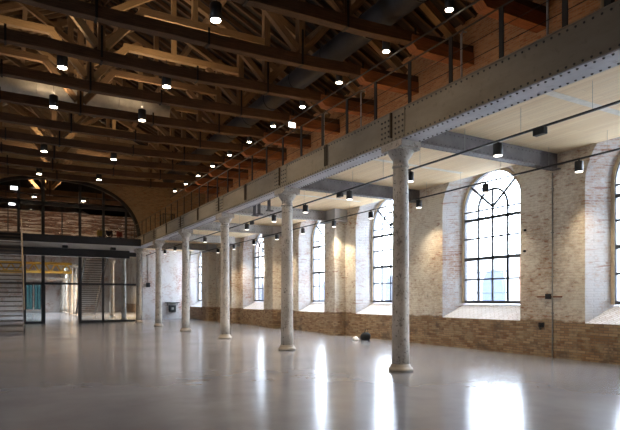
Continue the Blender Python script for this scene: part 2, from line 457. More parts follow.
# windows
def window(i, yc):
    e = empty('window_%d' % i, (WX+.72, yc, 1.44))
    X = WX+.66; R = 1.20; zb = 1.50
    def yz(p): return [(X, a, b) for a, b in p]
    def bar(pts, wd=.035, dp=.05, up=(1,0,0)):
        b_.sweep(yz(pts), wd, dp, up)
    b_ = MB()
    arch = [(yc+R*math.cos(math.pi*k/24), ZS+R*math.sin(math.pi*k/24)) for k in range(25)]
    bar([(yc+R, zb-.03)] + arch + [(yc-R, zb-.03)], .07, .09)
    bar([(yc-R-.03, zb), (yc+R+.03, zb)], .10, .09)
    b_.build('frame', M['win_frame'], e)
    b_ = MB()
    for z, t in ((4.53,.05),(4.25,.10),(3.62,.055),(2.94,.11),(2.25,.055)): bar([(yc-R, z), (yc+R, z)], t)
    bar([(yc, zb), (yc, ZS+R/2)], .065)
    for s_ in (-1, 1):
        bar([(yc+s_*R/2, zb), (yc+s_*R/2, ZS)], .065)
        bar([(yc, ZS+.02), (yc+s_*R*math.cos(.72), ZS+R*math.sin(.72))], .07)
    bar([(yc+R/2*math.cos(math.pi*k/16), ZS+R/2*math.sin(math.pi*k/16)) for k in range(17)], .07)
    # opening casement in the lower lights
    bar([(yc-R/2, zb+.02), (yc-R/2, 2.92)], .08); bar([(yc+R/2, zb+.02), (yc+R/2, 2.92)], .08)
    b_.build('glazing_bars', M['win_frame'], e)
    b_ = MB(); pts = outline(yc, R, zb, ZS); b_.face([(X+.012, a, b) for a, b in pts]); b_.build('pane', M['glass'], e)
    b_ = MB()
    arch = [(yc+1.235*math.cos(math.pi*k/24), ZS+1.235*math.sin(math.pi*k/24)) for k in range(25)]
    b_.sweep([(X-.02,yc+1.235,1.46)] + [(X-.02,a,b) for a, b in arch] + [(X-.02,yc-1.235,1.46)], .09, .10, (1,0,0))
    b_.build('surround', M['tan'], e)
    return e
names = ['tall arched window behind the camera side of the hall', 'arched window cut by the right edge of the photo', 'large arched window right of the nearest column',
         'arched window left of the nearest column', 'arched window left of the brick pier', 'narrow-looking arched window between the second and third columns', 'farthest arched window, against the aisle end wall']
for i, yc in enumerate(WIN): struct(window(i+1, yc), names[i], 'window')

# other walls
LFILL = [12.0, 24.0]  # slots added in the unseen wall to fill the nave with daylight
w = MB(); w.box((LX-.6,Y0,0),(LX,YF,1.0)); w.box((LX-.6,Y0,5.3),(LX,YF,EAVE+.5))
ed = [Y0] + [q_ for yc in LFILL for q_ in (yc-.35, yc+.35)] + [YF]
for a, c in zip(ed[::2], ed[1::2]): w.box((LX-.6,a,1.0),(LX,c,5.3))
struct(w.build('wall_left', M['brick_red']), 'brick wall on the far left side of the hall', 'wall')
w = MB()
w.face([(LX-.6,Y0,0),(WX+1,Y0,0),(WX+1,Y0,EAVE+.5),(RX,Y0,roofz(RX)+.6),(LX-.6,Y0,EAVE+.5)])
struct(w.build('wall_back', M['brick_red'], recalc=False), 'brick gable wall behind the viewpoint', 'wall')

# gable wall across the nave with the wide basket arch over the mezzanine
ACX, AA, AB, AZ = 2.5, 5.62, 4.4, 5.35
def arch_pt(t, off=0.):
    c, s_ = math.cos(t), math.sin(t); n = 2.45
    return (ACX+(AA+off)*math.copysign(abs(c)**(2/n), c), AZ+(AB+off)*abs(s_)**(2/n))
w = MB(); NA = 40
for y in (YE, YE+.55):
    for k in range(NA):
        a, b = arch_pt(math.pi*k/NA), arch_pt(math.pi*(k+1)/NA)
        def top(p): return (p[0], roofz(p[0])+.05)
        w.face([(a[0],y,a[1]),(b[0],y,b[1]),(top(b)[0],y,top(b)[1]),(top(a)[0],y,top(a)[1])])
    xr = ACX+AA; xl = ACX-AA
    w.face([(xr,y,AZ),(WX,y,AZ),(WX,y,roofz(WX)),(xr,y,roofz(xr))])
    w.face([(LX,y,AZ),(xl,y,AZ),(xl,y,roofz(xl)),(LX,y,roofz(LX))])
for k in range(NA):
    a, b = arch_pt(math.pi*k/NA), arch_pt(math.pi*(k+1)/NA)
    w.face([(a[0],YE,a[1]),(a[0],YE+.55,a[1]),(b[0],YE+.55,b[1]),(b[0],YE,b[1])])
w.face([(ACX+AA,YE,AZ),(WX,YE,AZ),(WX,YE+.55,AZ),(ACX+AA,YE+.55,AZ)])
struct(w.build('wall_end', M['brick_gable']), 'brick gable wall pierced by a wide dark-edged arch', 'wall')

# end wall of the aisle
w = MB(); w.box((9.05,YA,0),(WX+.02,YA+.5,CEIL+.1)); struct(w.build('wall_aisle', M['brick_end']), 'white-washed brick end wall of the aisle', 'wall')
# rooms beyond the glass
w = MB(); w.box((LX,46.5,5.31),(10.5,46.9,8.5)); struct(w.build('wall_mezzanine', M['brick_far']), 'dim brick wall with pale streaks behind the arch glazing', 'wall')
w = MB()
g0 = [(2.2,3.6),(4.4,5.8)]
xs = [LX, 2.0, 3.5, 4.0, 5.3, WX+1]
for a, b, hole in ((LX,1.5,0),(1.5,2.25,1),(2.25,2.4,0),(2.4,3.15,1),(3.15,WX+1,0)):
    if hole:
        w.box((a,YF,0),(b,YF+.4,.3)); w.box((a,YF,3.4),(b,YF+.4,16))
    else: w.box((a,YF,0),(b,YF+.4,16))
struct(w.build('wall_far', M['brick_end']), 'pale far wall of the second hall with greenish windows', 'wall')
for k, (a, b) in enumerate(((1.5,2.25),(2.4,3.15))):
    e = empty('window_%d' % (8+k), ((a+b)/2, YF, .3))
    p = MB(); p.box((a,YF+.14,.3),(b,YF+.16,3.4)); p.build('pane', M['glass_green'], e)
    p = MB()
    for x in (a+.03,(a+b)/2,b-.03): p.box((x-.03,YF+.1,.3),(x+.03,YF+.2,3.4))
    for z in (.33,2.1,3.37): p.box((a,YF+.1,z-.03),(b,YF+.2,z+.03))
    p.build('frame', M['dark_steel'], e)
    struct(e, ('left' if k == 0 else 'right')+' greenish window at the far end of the second hall', 'window')
w = MB(); 
w.box((WX,YA+.9,0),(WX+.5,YF,1.0)); w.box((WX,YA+.9,5.0),(WX+.5,YF,11)); ed = [YA+.9,49,51.4,54.5,56.9,YF]  # hidden side openings added to bring daylight into the second hall
for a, c in zip(ed[::2], ed[1::2]): w.box((WX,a,1.0),(WX+.5,c,5.0))
w.bm.verts.ensure_lookup_table()
struct(w.build('wall_hall', M['brick']), 'side wall of the second hall behind the glass', 'wall')
w = MB(); w.box((LX,46.9,8.2),(WX+.5,YF+.4,8.5)); struct(w.build('ceiling_hall', M['wood_rafter']), 'dark ceiling of the second hall behind the glass', 'ceiling')

# roof boards
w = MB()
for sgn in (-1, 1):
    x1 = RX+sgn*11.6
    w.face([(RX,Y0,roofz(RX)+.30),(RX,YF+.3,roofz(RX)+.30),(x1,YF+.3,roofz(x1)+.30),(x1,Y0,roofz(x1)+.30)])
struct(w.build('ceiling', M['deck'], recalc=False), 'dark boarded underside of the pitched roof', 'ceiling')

# gallery slab with its timber ceiling
w = MB(); w.box((GX1,Y0,CEIL),(WX,YA+.5,CEIL+.16)); struct(w.build('ceiling_aisle', M['ceil']), 'pale laminated timber ceiling of the aisle', 'ceiling')

for k in range(6):
    y = 6.6+5.57*k; b = MB(); b.box((8.1,y-.09,CEIL-.004),(WX-.6,y+.09,CEIL+.02)); struct(b.build('trim_%d' % (k+1), M['joint']), '%s pale joint strip across the aisle ceiling' % ORD[k], 'trim')

# ------------------------------------------------------------------ columns
def make_column():
    e = empty('cast_iron_column', (0,0,0))
    b = MB(); b.lathe((0,0,0), [(.255,0),(.27,.015),(.275,.05),(.26,.08),(.235,.095),(.225,.12),(.22,.14),(.205,.155),(.195,.17)], 28); b.build('base', M['column_base'], e)
    b = MB(); b.lathe((0,0,0), [(.195,.16),(.190,.6),(.186,1.6),(.178,3.0),(.166,4.45),(.165,4.50)], 28); b.build('shaft', M['column'], e)
    b = MB()
    b.lathe((0,0,0), [(.165,4.49),(.185,4.50),(.195,4.52),(.185,4.545),(.168,4.56),(.168,4.66),(.20,4.70),(.255,4.78),(.285,4.84),(.285,4.87)], 28)
    b.box((-.30,-.30,4.86),(.30,.30,4.90)); b.box((-.27,-.36,4.90),(.27,.36,5.03))
    for sx in (-1,1):
        for sy in (-1,1): b.lathe((sx*.2,sy*.30,4.86), [(.03,-.03),(.03,0)], 8)
    b.build('capital', M['column'], e, bevel=.008)
    return e
c0 = make_column()
for i, y in enumerate(CY):
    o = c0 if i == 0 else copy_tree(c0)
    o.location = (COLX, y, 0)
    lab = ['nearest mottled white iron column, foot in the foreground', 'second mottled white iron column from the right', 'third white iron column from the right, before the far aisle', 'fourth white iron column from the right',
           'fifth white iron column, in front of the white end wall', 'sixth white iron column, last one before the glass partition', 'white iron column just behind the end of the glass partition', 'white iron column seen through the glass partition'][i]
    tag(o, lab, 'column', 'row of cast iron columns under the girder')
# columns of the second hall
for i, (y, x) in enumerate(((56.5,5.4),(60.5,5.4),(65,5.4),(69.5,5.4),(73.2,5.4))):
    o = copy_tree(c0); o.location = (x, y, 0)
    tag(o, '%s pale column of the second hall, seen through the glass doorway' % ORD[i], 'column', 'columns in the second hall')

# ------------------------------------------------------------------ girder

gy0, gy1 = Y0+.02, 46.4
g = empty('riveted_girder', (COLX, CY[0], GZ0))
b = MB(); b.box((GX0+.02,gy0,GZ0+.02),(GX0+.05,gy1,GZ1)); b.box((GX1-.05,gy0,GZ0+.02),(GX1-.02,gy1,CEIL))
def rows(y0, y1, st):
    n = int((y1-y0)/st); return [y0+st*k for k in range(n)]
for y in rows(gy0, 40, .135):
    b.rivet((GX0+.02,y,GZ1-.05),(-1,0,0),.021)
b.build('web_plate', [M['girder'], M['rivet']], g, recalc=False)
b = MB(); b.box((GX0,gy0,GZ0),(GX1,gy1,GZ0+.025))
for y in rows(gy0, 30, .135):
    b.rivet((GX0+.06,y,GZ0),(0,0,-1),.024); b.rivet((GX1-.06,y,GZ0),(0,0,-1),.024)
b.build('bottom_flange', [M['flange'], M['rivet']], g, recalc=False)
b = MB(); b.box((GX0,gy0,GZ1),(GX1,gy1,GZ1+.02)); b.build('top_flange', M['girder'], g)
b = MB(); b.box((GX0-.012,gy0,GZ0+.02),(GX0+.02,gy1,GZ0+.09))
for y in rows(gy0, 40, .135): b.rivet((GX0-.012,y,GZ0+.055),(-1,0,0),.021)
b.build('corner_angle', [M['girder'], M['rivet']], g, recalc=False)
for i, y in enumerate(CY[:7]):
    b = MB(); b.box((GX0,y-.42,GZ0+.10),(GX0+.03,y+.42,GZ1-.01))
    if i < 5:
        for yy in (-.36,-.24,-.12,.12,.24,.36):
            for zz in (.17,.28,.40,.52): b.rivet((GX0,y+yy,GZ0+zz),(-1,0,0),.027)
    b.build('splice_plate', [M['girder'], M['rivet']], g, recalc=False)
    b = MB(); b.sweep([(GX0-.03,y,GZ0+.10),(GX0-.03,y,GZ1-.02)], .035, .05, (1,0,0)); b.build('stiffener', M['rail'], g)
    b = MB(); yy = y+2.785
    for q_ in (-.05,.05): b.sweep([(GX0-.02,yy+q_,GZ0+.10),(GX0-.02,yy+q_,GZ1-.03)], .022, .04, (1,0,0))
    b.sweep([(GX0-.02,yy-.06,GZ1-.03),(GX0-.02,yy+.06,GZ1-.03)], .03, .04, (1,0,0))
    b.build('clamp', M['rail'], g)
tag(g, 'long grey riveted steel girder carried by the row of columns', 'girder')

# cross beams from girder to wall
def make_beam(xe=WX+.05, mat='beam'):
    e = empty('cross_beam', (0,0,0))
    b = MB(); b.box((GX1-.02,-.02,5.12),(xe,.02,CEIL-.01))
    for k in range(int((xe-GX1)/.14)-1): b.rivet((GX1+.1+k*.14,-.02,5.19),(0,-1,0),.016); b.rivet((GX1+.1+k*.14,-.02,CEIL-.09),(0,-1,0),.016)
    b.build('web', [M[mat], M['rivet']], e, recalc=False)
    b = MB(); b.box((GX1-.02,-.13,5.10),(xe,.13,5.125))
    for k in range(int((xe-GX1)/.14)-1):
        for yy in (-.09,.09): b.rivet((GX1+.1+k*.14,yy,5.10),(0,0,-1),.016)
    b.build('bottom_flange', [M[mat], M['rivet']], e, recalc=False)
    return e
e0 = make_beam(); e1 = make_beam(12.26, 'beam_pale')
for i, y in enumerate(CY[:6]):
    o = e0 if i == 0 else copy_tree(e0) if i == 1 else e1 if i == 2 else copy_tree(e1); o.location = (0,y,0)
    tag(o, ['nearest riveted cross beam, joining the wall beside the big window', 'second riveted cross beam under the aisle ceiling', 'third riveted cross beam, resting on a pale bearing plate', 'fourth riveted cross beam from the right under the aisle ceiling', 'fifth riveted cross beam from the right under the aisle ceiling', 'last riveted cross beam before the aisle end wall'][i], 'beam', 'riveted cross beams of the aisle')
for y0, y1, lab in ((19.55,20.85,'pale steel bearing plate on top of the third brick pier'), (25.9,27.3,'pale steel bearing plate on the fourth brick pier'), (32.1,33.4,'pale steel bearing plate on the fifth brick pier'), (36.7,38.1,'pale steel bearing plate on the farthest brick pier')):
    b = MB(); b.box((12.22,y0,5.0),(WX-.002,y1,5.09)); b.box((12.262,y0+.04,5.09),(WX-.002,y1-.04,CEIL-.004)); o = b.build('bearing_plate', M['plate'], bevel=.01)
    tag(o, lab, 'bearing plate', 'bearing plates on the piers')

# ------------------------------------------------------------------ gallery railing
r = empty('gallery_railing', (7.40, 12, GZ1))
RXL = 7.40; RT = GZ1+.97
ys = [y_at(565, RXL)+1.215*k for k in range(-7, 29)]
for y in ys:
    b = MB(); b.box((RXL-.012,y-.045,GZ1+.021),(RXL+.012,y+.045,RT)); b.build('post', M['black'], r)
b = MB(); b.tube([(RXL,ys[0],RT),(RXL,ys[-1],RT)], .018, 8); b.build('top_rail', M['rail'], r)
for z in (.32,.62):
    b = MB(); b.tube([(RXL,ys[0],GZ1+z),(RXL,ys[-1],GZ1+z)], .006, 6); b.build('cable', M['black'], r)
tag(r, 'black gallery railing with flat posts above the girder', 'railing')
for px, lab in ((603,'tall tan post at the right end of the gallery railing'), (547.5,'tan stanchion behind the railing, second from the right edge'), (461.5,'grey stanchion behind the railing above the big window'), (361,'thin stanchion on the gallery left of the nearest column'), (324,'thin stanchion on the gallery above the second bay')):
    y = y_at(px, 7.5); b = MB(); h = 1.9 if px > 600 else .98
    b.tube([(7.5,y,GZ1+.021),(7.5,y,GZ1+h)] + ([(7.55,y,GZ1+h+.05),(7.62,y,GZ1+h+.06)] if h < 1 else []), .035 if px > 600 else .02, 8)
    tag(b.build('stanchion', M['handrail'] if px > 600 else M['grey_paint']), lab, 'post', 'thin stanchions on the gallery')
y = y_at(609, 7.5); b = MB(); b.box((7.46,y-.05,GZ1+.021),(7.56,y+.05,GZ1+1.9)); tag(b.build('steel_post', M['black']), 'thick black steel post at the right end of the gallery', 'post')
# display case on the far gallery
e = empty('glass_case', (9.3, 36.5, CEIL+.16)); z = CEIL+.16
b = MB(); b.box((8.9,36.1,z),(9.7,36.9,z+.15)); b.build('plinth', M['dark_steel'], e)
b = MB(); b.box((8.92,36.12,z+.15),(9.68,36.88,z+1.7)); b.build('glass', M['glass_part'], e)
b = MB()
for sx in (8.92,9.68):
    for sy in (36.12,36.88): b.box((sx-.02,sy-.02,z+.15),(sx+.02,sy+.02,z+1.72))
b.build('frame', M['dark_steel'], e)
tag(e, 'tall glass case standing at the far end of the gallery', 'display case')

# ------------------------------------------------------------------ roof trusses
TY = [9.73+2.655*k for k in range(11)] + [42.0, 44.6]
def tie_z(x): # old ties sag away from the wall
    t = (x-RX)/10.5; return 9.12 + .36*t*t - .10
TRL = ['nearest timber roof truss, cut by the top of the photo', 'second timber truss from the viewpoint', 'third timber truss, its tie beam crossing above the hall', 'fourth timber truss with a dark tie beam', 'fifth timber truss with pale straining beam', 'sixth timber truss, just past the bright duct', 'seventh timber truss from the viewpoint', 'eighth timber truss from the viewpoint', 'ninth timber truss, well down the hall', 'tenth timber truss, near the end arch', 'farthest timber truss before the end arch', 'timber truss seen through the arch glazing, first one behind it', 'timber truss seen through the arch glazing, second one behind it']
def truss(i, y):
    e = empty('roof_truss', (RX, y, 9.2))
    rnd = random.Random(100+i)
    jit = lambda a: rnd.uniform(-a, a)
    K = RX-.25+jit(.3)
    pale = M['wood_new'] if i in (3,4,6,8) else M['wood_mid']
    b = MB(); n = 14; pts = []
    for k in range(n+1):
        x = LX-.1+(WX+.2-LX)*k/n; pts.append((x, y+jit(.02), tie_z(x)+.17+jit(.02)))
    b.sweep(pts, .28, .34, jit=.012); b.build('tie_beam', M['wood_tie'], e, bevel=.015)
    zt = lambda x: tie_z(x)+.34
    # bolsters at the walls
    for sg in (1, -1):
        xw = WX+.05 if sg > 0 else LX-.05; xi = xw-sg*2.6
        b = MB(); zb = 9.05; h = .42; prof = [(xi+sg*.02,zb+h),(xi-sg*.0,zb+h*.75),(xi+sg*.01,zb+h*.4),(xi+sg*.07,zb+.12),(xi+sg*.2,zb),(xw,zb+.05),(xw,zb+h)]
        yy = y-.30 if sg > 0 else y
        if sg < 0: prof = prof[::-1]
        fr = [(px_, y-.17, pz) for px_, pz in prof]; bk = [(px_, y+.17, pz) for px_, pz in prof]
        u = lambda p: (p[0], p[2])
        b.face(fr, uvs=[u(p) for p in fr]); b.face(bk[::-1], uvs=[u(p) for p in bk[::-1]])
        for k in range(len(prof)):
            k2 = (k+1) % len(prof); q4 = [fr[k],bk[k],bk[k2],fr[k2]]
            b.face(q4, uvs=[(p[0], p[1]) for p in q4])
        b.build('bolster', M['wood_red'], e)
    ZC = 10.88+jit(.05)
    # king and queen posts
    qx = [8.1+jit(.06), K, 2*RX-8.1+jit(.06)]
    for k, x in enumerate(qx):
        top = roofz(x)-.15 if k != 1 else roofz(RX)-.1
        b = MB(); b.sweep([(x,y,zt(x)-.05),(x+jit(.03),y,top)], .22, .24, (0,1,0), jit=.01); b.build('king_post' if k == 1 else 'queen_post', M['wood_mid'], e)
        # iron strap hugging the post and the tie
        b = MB()
        for s_ in (-1,1): b.sweep([(x,y+s_*.155,tie_z(x)-.02),(x,y+s_*.155,zt(x)+.75)], .07, .02, (0,1,0))
        b.sweep([(x,y-.16,tie_z(x)-.02),(x,y+.16,tie_z(x)-.02)], .07, .02, (0,0,1))
        b.build('strap', M['iron_strap'], e)
    for x in (5.2+jit(.3), 2*RX-5.2+jit(.3), 10.4+jit(.2)):
        b = MB()
        for s_ in (-1,1): b.sweep([(x,y+s_*.155,tie_z(x)-.02),(x,y+s_*.155,zt(x)+.12)], .06, .02, (0,1,0))
        b.sweep([(x,y-.16,tie_z(x)-.02),(x,y+.16,tie_z(x)-.02)], .06, .02, (0,0,1)); b.build('strap', M['iron_strap'], e)
    # straining beams from queen posts towards the king
    for sg in (1,-1):
        a = K+sg*1.15; c = qx[0] if sg > 0 else qx[2]
        b = MB(); b.sweep([(a,y,ZC),(a+(c-a)*.5,y+jit(.02),ZC+jit(.02)),(c,y,ZC+.03)], .2, .24, jit=.01); b.build('straining_beam', pale, e)
        b = MB(); b.sweep([(K+sg*.12,y,zt(K)+.15),(a+sg*.1,y,ZC-.03)], .18, .22, jit=.01); b.build('brace', pale, e)
        q_ = c
        b = MB(); b.sweep([(q_-sg*.1,y,zt(q_)+.12),(q_-sg*1.4,y,ZC-.1)], .17, .20, jit=.01); b.build('brace', M['wood_mid'], e)
        b = MB(); xo = q_+sg*1.75; b.sweep([(q_+sg*.1,y,zt(q_)+.10),(xo,y,roofz(xo)-.3)], .17, .20, jit=.01); b.build('brace', M['wood_mid'], e)
        # upper king strut
        xo = K+sg*3.0; b = MB(); b.sweep([(K+sg*.1,y,ZC+.75),(xo,y,roofz(xo)-.3)], .17, .2, jit=.01); b.build('brace', pale, e)
        xm = K+sg*3.0; b = MB(); b.sweep([(xm,y,ZC+.1),(xm,y,roofz(xm)-.25)], .18, .18, (0,1,0), jit=.01); b.build('strut', pale, e)
        # curved knee between straining beam and the queen post
        # principal rafter
        x1 = WX-.1 if sg > 0 else LX+.1
        b = MB(); b.sweep([(x1-sg*.4,y,zt(x1)+.05),(RX+(x1-RX)*.5,y+jit(.02),roofz(RX+(x1-RX)*.5)-.25),(RX,y,roofz(RX)-.2)], .22, .26, jit=.012); b.build('principal_rafter', M['wood_mid'], e)
    tag(e, TRL[i], 'roof truss', 'timber roof trusses')
for i, y in enumerate(TY): truss(i, y)

# purlins and common rafters
PL = {1.9:'ridge', 4.6:'middle', 7.6:'lower'}
for sg, side in ((1,'right'),(-1,'left')):
    for d, nm in PL.items():
        x = RX+sg*d; z = roofz(x)-.12
        b = MB(); pts = [(x, Y0+.3+(39-Y0-.3)*k/12, z+random.uniform(-.015,.015)) for k in range(13)]
        b.sweep(pts, .2, .22, jit=.01)
        tag(b.build('purlin', M['wood_mid']), '%s long timber purlin under the %s roof slope' % ({'ridge':'uppermost','middle':'middle','lower':'lowest'}[nm], side), 'purlin', 'purlins along the roof')
for sg, side in ((1,'right'),(-1,'left')):
    x1 = RX+sg*10.4; x0 = RX+sg*.08
    b = MB(); b.sweep([(x1,0,roofz(x1)+.17),(x0,0,roofz(x0)+.17)], .10, .15, jit=.004)
    r0 = b.build('common_rafter', M['wood_rafter'] if sg > 0 else M['wood_mid'], origin=(x0,0,roofz(x0)))
    k = 0; y = 5.8
    while y < 39:
        o = r0 if k == 0 else r0.copy()
        if k: COL.objects.link(o)
        o.location.y = y + random.uniform(-.03,.03); k += 1; y += .52
        tag(o, 'slender brown rafter running down the %s slope of the roof' % side, 'rafter', 'common rafters on the %s slope' % side)

# ------------------------------------------------------------------ ducts
b = MB(); b.tube([(9.85, Y0+.02, 10.25),(9.85, 38.5, 10.25)], .40, 24)
for y in rows(-3.1, 38, 2.4): b.tube([(9.85,y,10.25),(9.85,y+.05,10.25)], .42, 24)
tag(b.build('round_duct', M['duct_dark']), 'big dark round ventilation duct along the right roof slope', 'duct')
e = empty('round_duct', (0,24.3,9.7)); b = MB(); b.tube([(-6.6,24.3,10.15),(6.2,24.3,10.15)], .45, 28)
for x in rows(-6.5, 6.1, 1.05): b.tube([(x,24.3,10.15),(x+.03,24.3,10.15)], .465, 28)
b.build('duct_pipe', M['duct_zinc'], e)
for x in (-5.5, -1.2, 3.0, 5.8):
    b = MB(); b.tube([(x,24.3,10.55),(x,24.3,roofz(x)+.31)], .012, 6); b.build('hanger_rod', M['black'], e)
tag(e, 'bright galvanised duct crossing between two trusses, lit by lamps', 'duct')

# ------------------------------------------------------------------ lamps
def add_light(parent, kind, name, loc, energy, color, rot=(0,0,0), size=.08, angle=90, blend=.6):
    d = bpy.data.lights.new(name, kind); d.energy = energy; d.color = color
    if kind == 'SPOT': d.spot_size = math.radians(angle); d.spot_blend = blend; d.shadow_soft_size = size
    elif kind == 'POINT': d.shadow_soft_size = size
    o = bpy.data.objects.new(name, d); COL.objects.link(o); o.parent = parent; o.location = loc; o.rotation_euler = rot
    return o
WARM = (1,.74,.48)
def downlight(x, y, z, lab, group, up=True, e_dn=420, e_up=60, rod=.5, rr=.16):
    e = empty('pendant_downlight', (x,y,z))
    b = MB(); b.lathe((x,y,z), [(rr*.82,0),(rr,.0),(rr,rr*2.6),(rr*.9,rr*2.6+.02),(.02,rr*2.6+.025)], 20); b.build('housing', M['black'], e)
    b = MB(); b.lathe((x,y,z), [(rr*.84,-.012),(rr*.84,.002)], 20); b.build('lens', M['lamp'], e)
    b = MB(); b.tube([(x,y,z+rr*2.6+.02),(x,y,z+rr*2.6+.02+rod)], .008, 6); b.build('stem', M['black'], e)
    add_light(e, 'SPOT', 'lamp_beam', (0,0,-.03), e_dn, WARM, (0,0,0), .10, 105, .9)
    if up: add_light(e, 'SPOT', 'uplight_beam', (0,0,.52), e_up, WARM, (math.pi,0,0), .06, 165, .5)
    tag(e, lab, 'lamp', group)
    return e
for k, y in enumerate((13.45,18.55,22.55,29.6,35.1)):
    downlight(4.7, y, 9.0 if k != 0 else 8.98, ['large black hanging downlight at the top of the photo', 'black hanging downlight below the pale straining beam', 'black lamp in front of the bright duct, right of the two', 'small lit downlight right of centre among the far trusses', 'farthest downlight of the right-hand nave row'][k], 'nave pendant lamps')
    if k: downlight(1.4, y+.1, 9.0, ['', 'black hanging downlight at the upper left', 'black lamp in front of the bright duct, left of the two', 'lit downlight at the far left among the trusses', 'farthest downlight of the left-hand nave row'][k], 'nave pendant lamps')
for k, y in enumerate((8.2,)):  # out-of-view pair continuing both rows, added to brighten the nave
    for x in (4.7, 1.4): downlight(x, y, 9.0, 'black hanging downlight above the viewpoint, %s row' % ('right' if x > 2 else 'left'), 'nave pendant lamps', e_dn=220)
for x in (4.7, 1.4): downlight(x, 43.3, 9.0, 'hanging lamp behind the arch glazing, %s one' % ('right' if x > 2 else 'left'), 'nave pendant lamps', e_dn=200, e_up=600)
for k, y in enumerate([10.07+2.62*j for j in range(11)]):
    downlight(9.75, y, 9.0, 'round downlight over the gallery, %s from the top right' % ORD[k], 'downlights above the gallery', up=False, e_dn=170, rod=.25, rr=.12)
e = empty('lighting_track', (10, 20, 8.93))
b = MB(); b.box((9.98,6,8.93),(10.02,38.5,8.97)); b.build('rail', M['black'], e)
for y in TY[:11]:
    b = MB(); b.tube([(10,y,8.96),(10,y,tie_z(10)+.03)], .008, 6); b.build('hanger_rod', M['black'], e)
tag(e, 'thin black lighting track above the gallery', 'lighting track')

# aisle tracks
def track(x, z, lab, y1=42.5):
    e = empty('track_rail', (x, 20, z))
    b = MB(); b.box((x-.02,Y0+.1,z-.02),(x+.02,y1,z+.02)); b.build('rail', M['black'], e)
    for y in rows(-3.45, y1, 1.55):
        b = MB(); b.tube([(x,y,z+.02),(x,y,CEIL)], .004, 5); b.build('suspension_wire', M['grey_paint'], e)
    tag(e, lab, 'track')
T1, T2, TZ1, TZ2 = 9.15, 12.14, 5.01, 5.04
track(T1, TZ1, 'black lighting track hung along the middle of the aisle ceiling')
track(T2, TZ2, 'black lighting track hung close to the window wall')
def spot(x, y, z, lab, group, tilt, en, ang=62):
    e = empty('track_spotlight', (x,y,z))
    b = MB(); b.lathe((x,y,z), [(.095,-.31),(.10,-.30),(.10,-.07),(.095,-.06),(.03,-.055)], 20); b.build('housing', M['black'], e)
    b = MB(); b.lathe((x,y,z), [(.088,-.322),(.088,-.305)], 20); b.build('lens', M['lamp_cool'], e)
    b = MB(); b.tube([(x,y,z-.06),(x,y,z-.02)], .025, 8); b.build('adapter', M['black'], e)
    add_light(e, 'SPOT', 'spot_beam', (0,0,-.34), en, (1,.83,.60), (0,tilt,0), .08, ang, 1.0)
    tag(e, lab, 'spotlight', group)
for k, px in enumerate((498,410,349.5,305.5,274,247,205,175,165)):
    spot(T1, y_at(px, T1), TZ1, '%s black spotlight from the right on the mid-aisle track' % ORD[k], 'spotlights on the mid-aisle track', .0, 230 if k < 3 else 330, 100)
for k, px in enumerate((579,485.5,419,371,334,303,277,254,234,218)):
    spot(T2, y_at(px, T2), TZ2, '%s black spotlight from the right on the wall-side track' % ORD[k], 'spotlights on the wall-side track', -.20, 125 if k < 3 else 195, 88)
for k, (px, lab) in enumerate(((540,'black feed box on the mid-aisle track at the right'), (340,'black feed box on the mid-aisle track beside a spotlight'), (252,'small black feed box on the far part of the track'))):
    y = y_at(px, T1); b = MB(); b.box((T1-.06,y-.13,TZ1-.15),(T1+.06,y+.13,TZ1-.015)); tag(b.build('track_feed_box', M['black'], bevel=.01), lab, 'feed box', 'track feed boxes')

# lit signs hung in the roof, and a reflection built as one
def sign(px, py, Y, w_, h_, lab):
    x = x_at(px, Y); d = x*sn+Y*cs; z = EYE+(HY-py)/F*d
    e = empty('lit_sign', (x,Y,z))
    b = MB(); b.box((x-w_/2,Y,z-h_/2),(x+w_/2,Y+.06,z+h_/2)); b.build('casing', M['dark_steel'], e)
    b = MB(); b.box((x-w_/2+.01,Y-.012,z-h_/2+.01),(x+w_/2-.01,Y,z+h_/2-.01)); b.build('face', M['sign_white'], e)
    b = MB(); b.tube([(x,Y+.03,z+h_/2),(x,Y+.03,z+h_/2+.5)], .008, 6); b.build('stem', M['black'], e)
    tag(e, lab, 'sign')
sign(292, 125, 18.7, .30, .20, 'small glowing white sign box near the gallery railing')
sign(14, 188, 34.0, .36, .2, 'small glowing white sign box at the far left')
sign(12, 204, 38.6, .36, .14, 'dim white sign box below another one at the far left')  # reflection of the sign above in the glass, built as a glowing box

# ------------------------------------------------------------------ mezzanine, glass partition, arch glazing
m = empty('mezzanine_balcony', (2.5, 37, 4.95))
b = MB(); b.box((LX+.01,35.0,4.97),(7.2,46.48,5.30)); b.build('slab', M['concrete'], m)
b = MB(); b.box((LX+.01,34.9,4.97),(7.2,35.0,5.42)); b.build('edge_beam', M['dark_steel'], m)
b = MB(); b.box((LX+.01,38.66,4.45),(7.2,38.92,4.97)); b.build('header_beam', M['dark_steel'], m)
tag(m, 'mezzanine balcony with dark steel edge and pale underside', 'balcony')
for px in (65, 113):
    y = 36.6; x = x_at(px, y); b = MB(); b.box((x-.16,y-.16,4.80),(x+.16,y+.16,4.968)); tag(b.build('ceiling_speaker', M['black'], bevel=.01), 'small black box under the mezzanine, %s' % ('left one' if px < 100 else 'right one'), 'fixture')

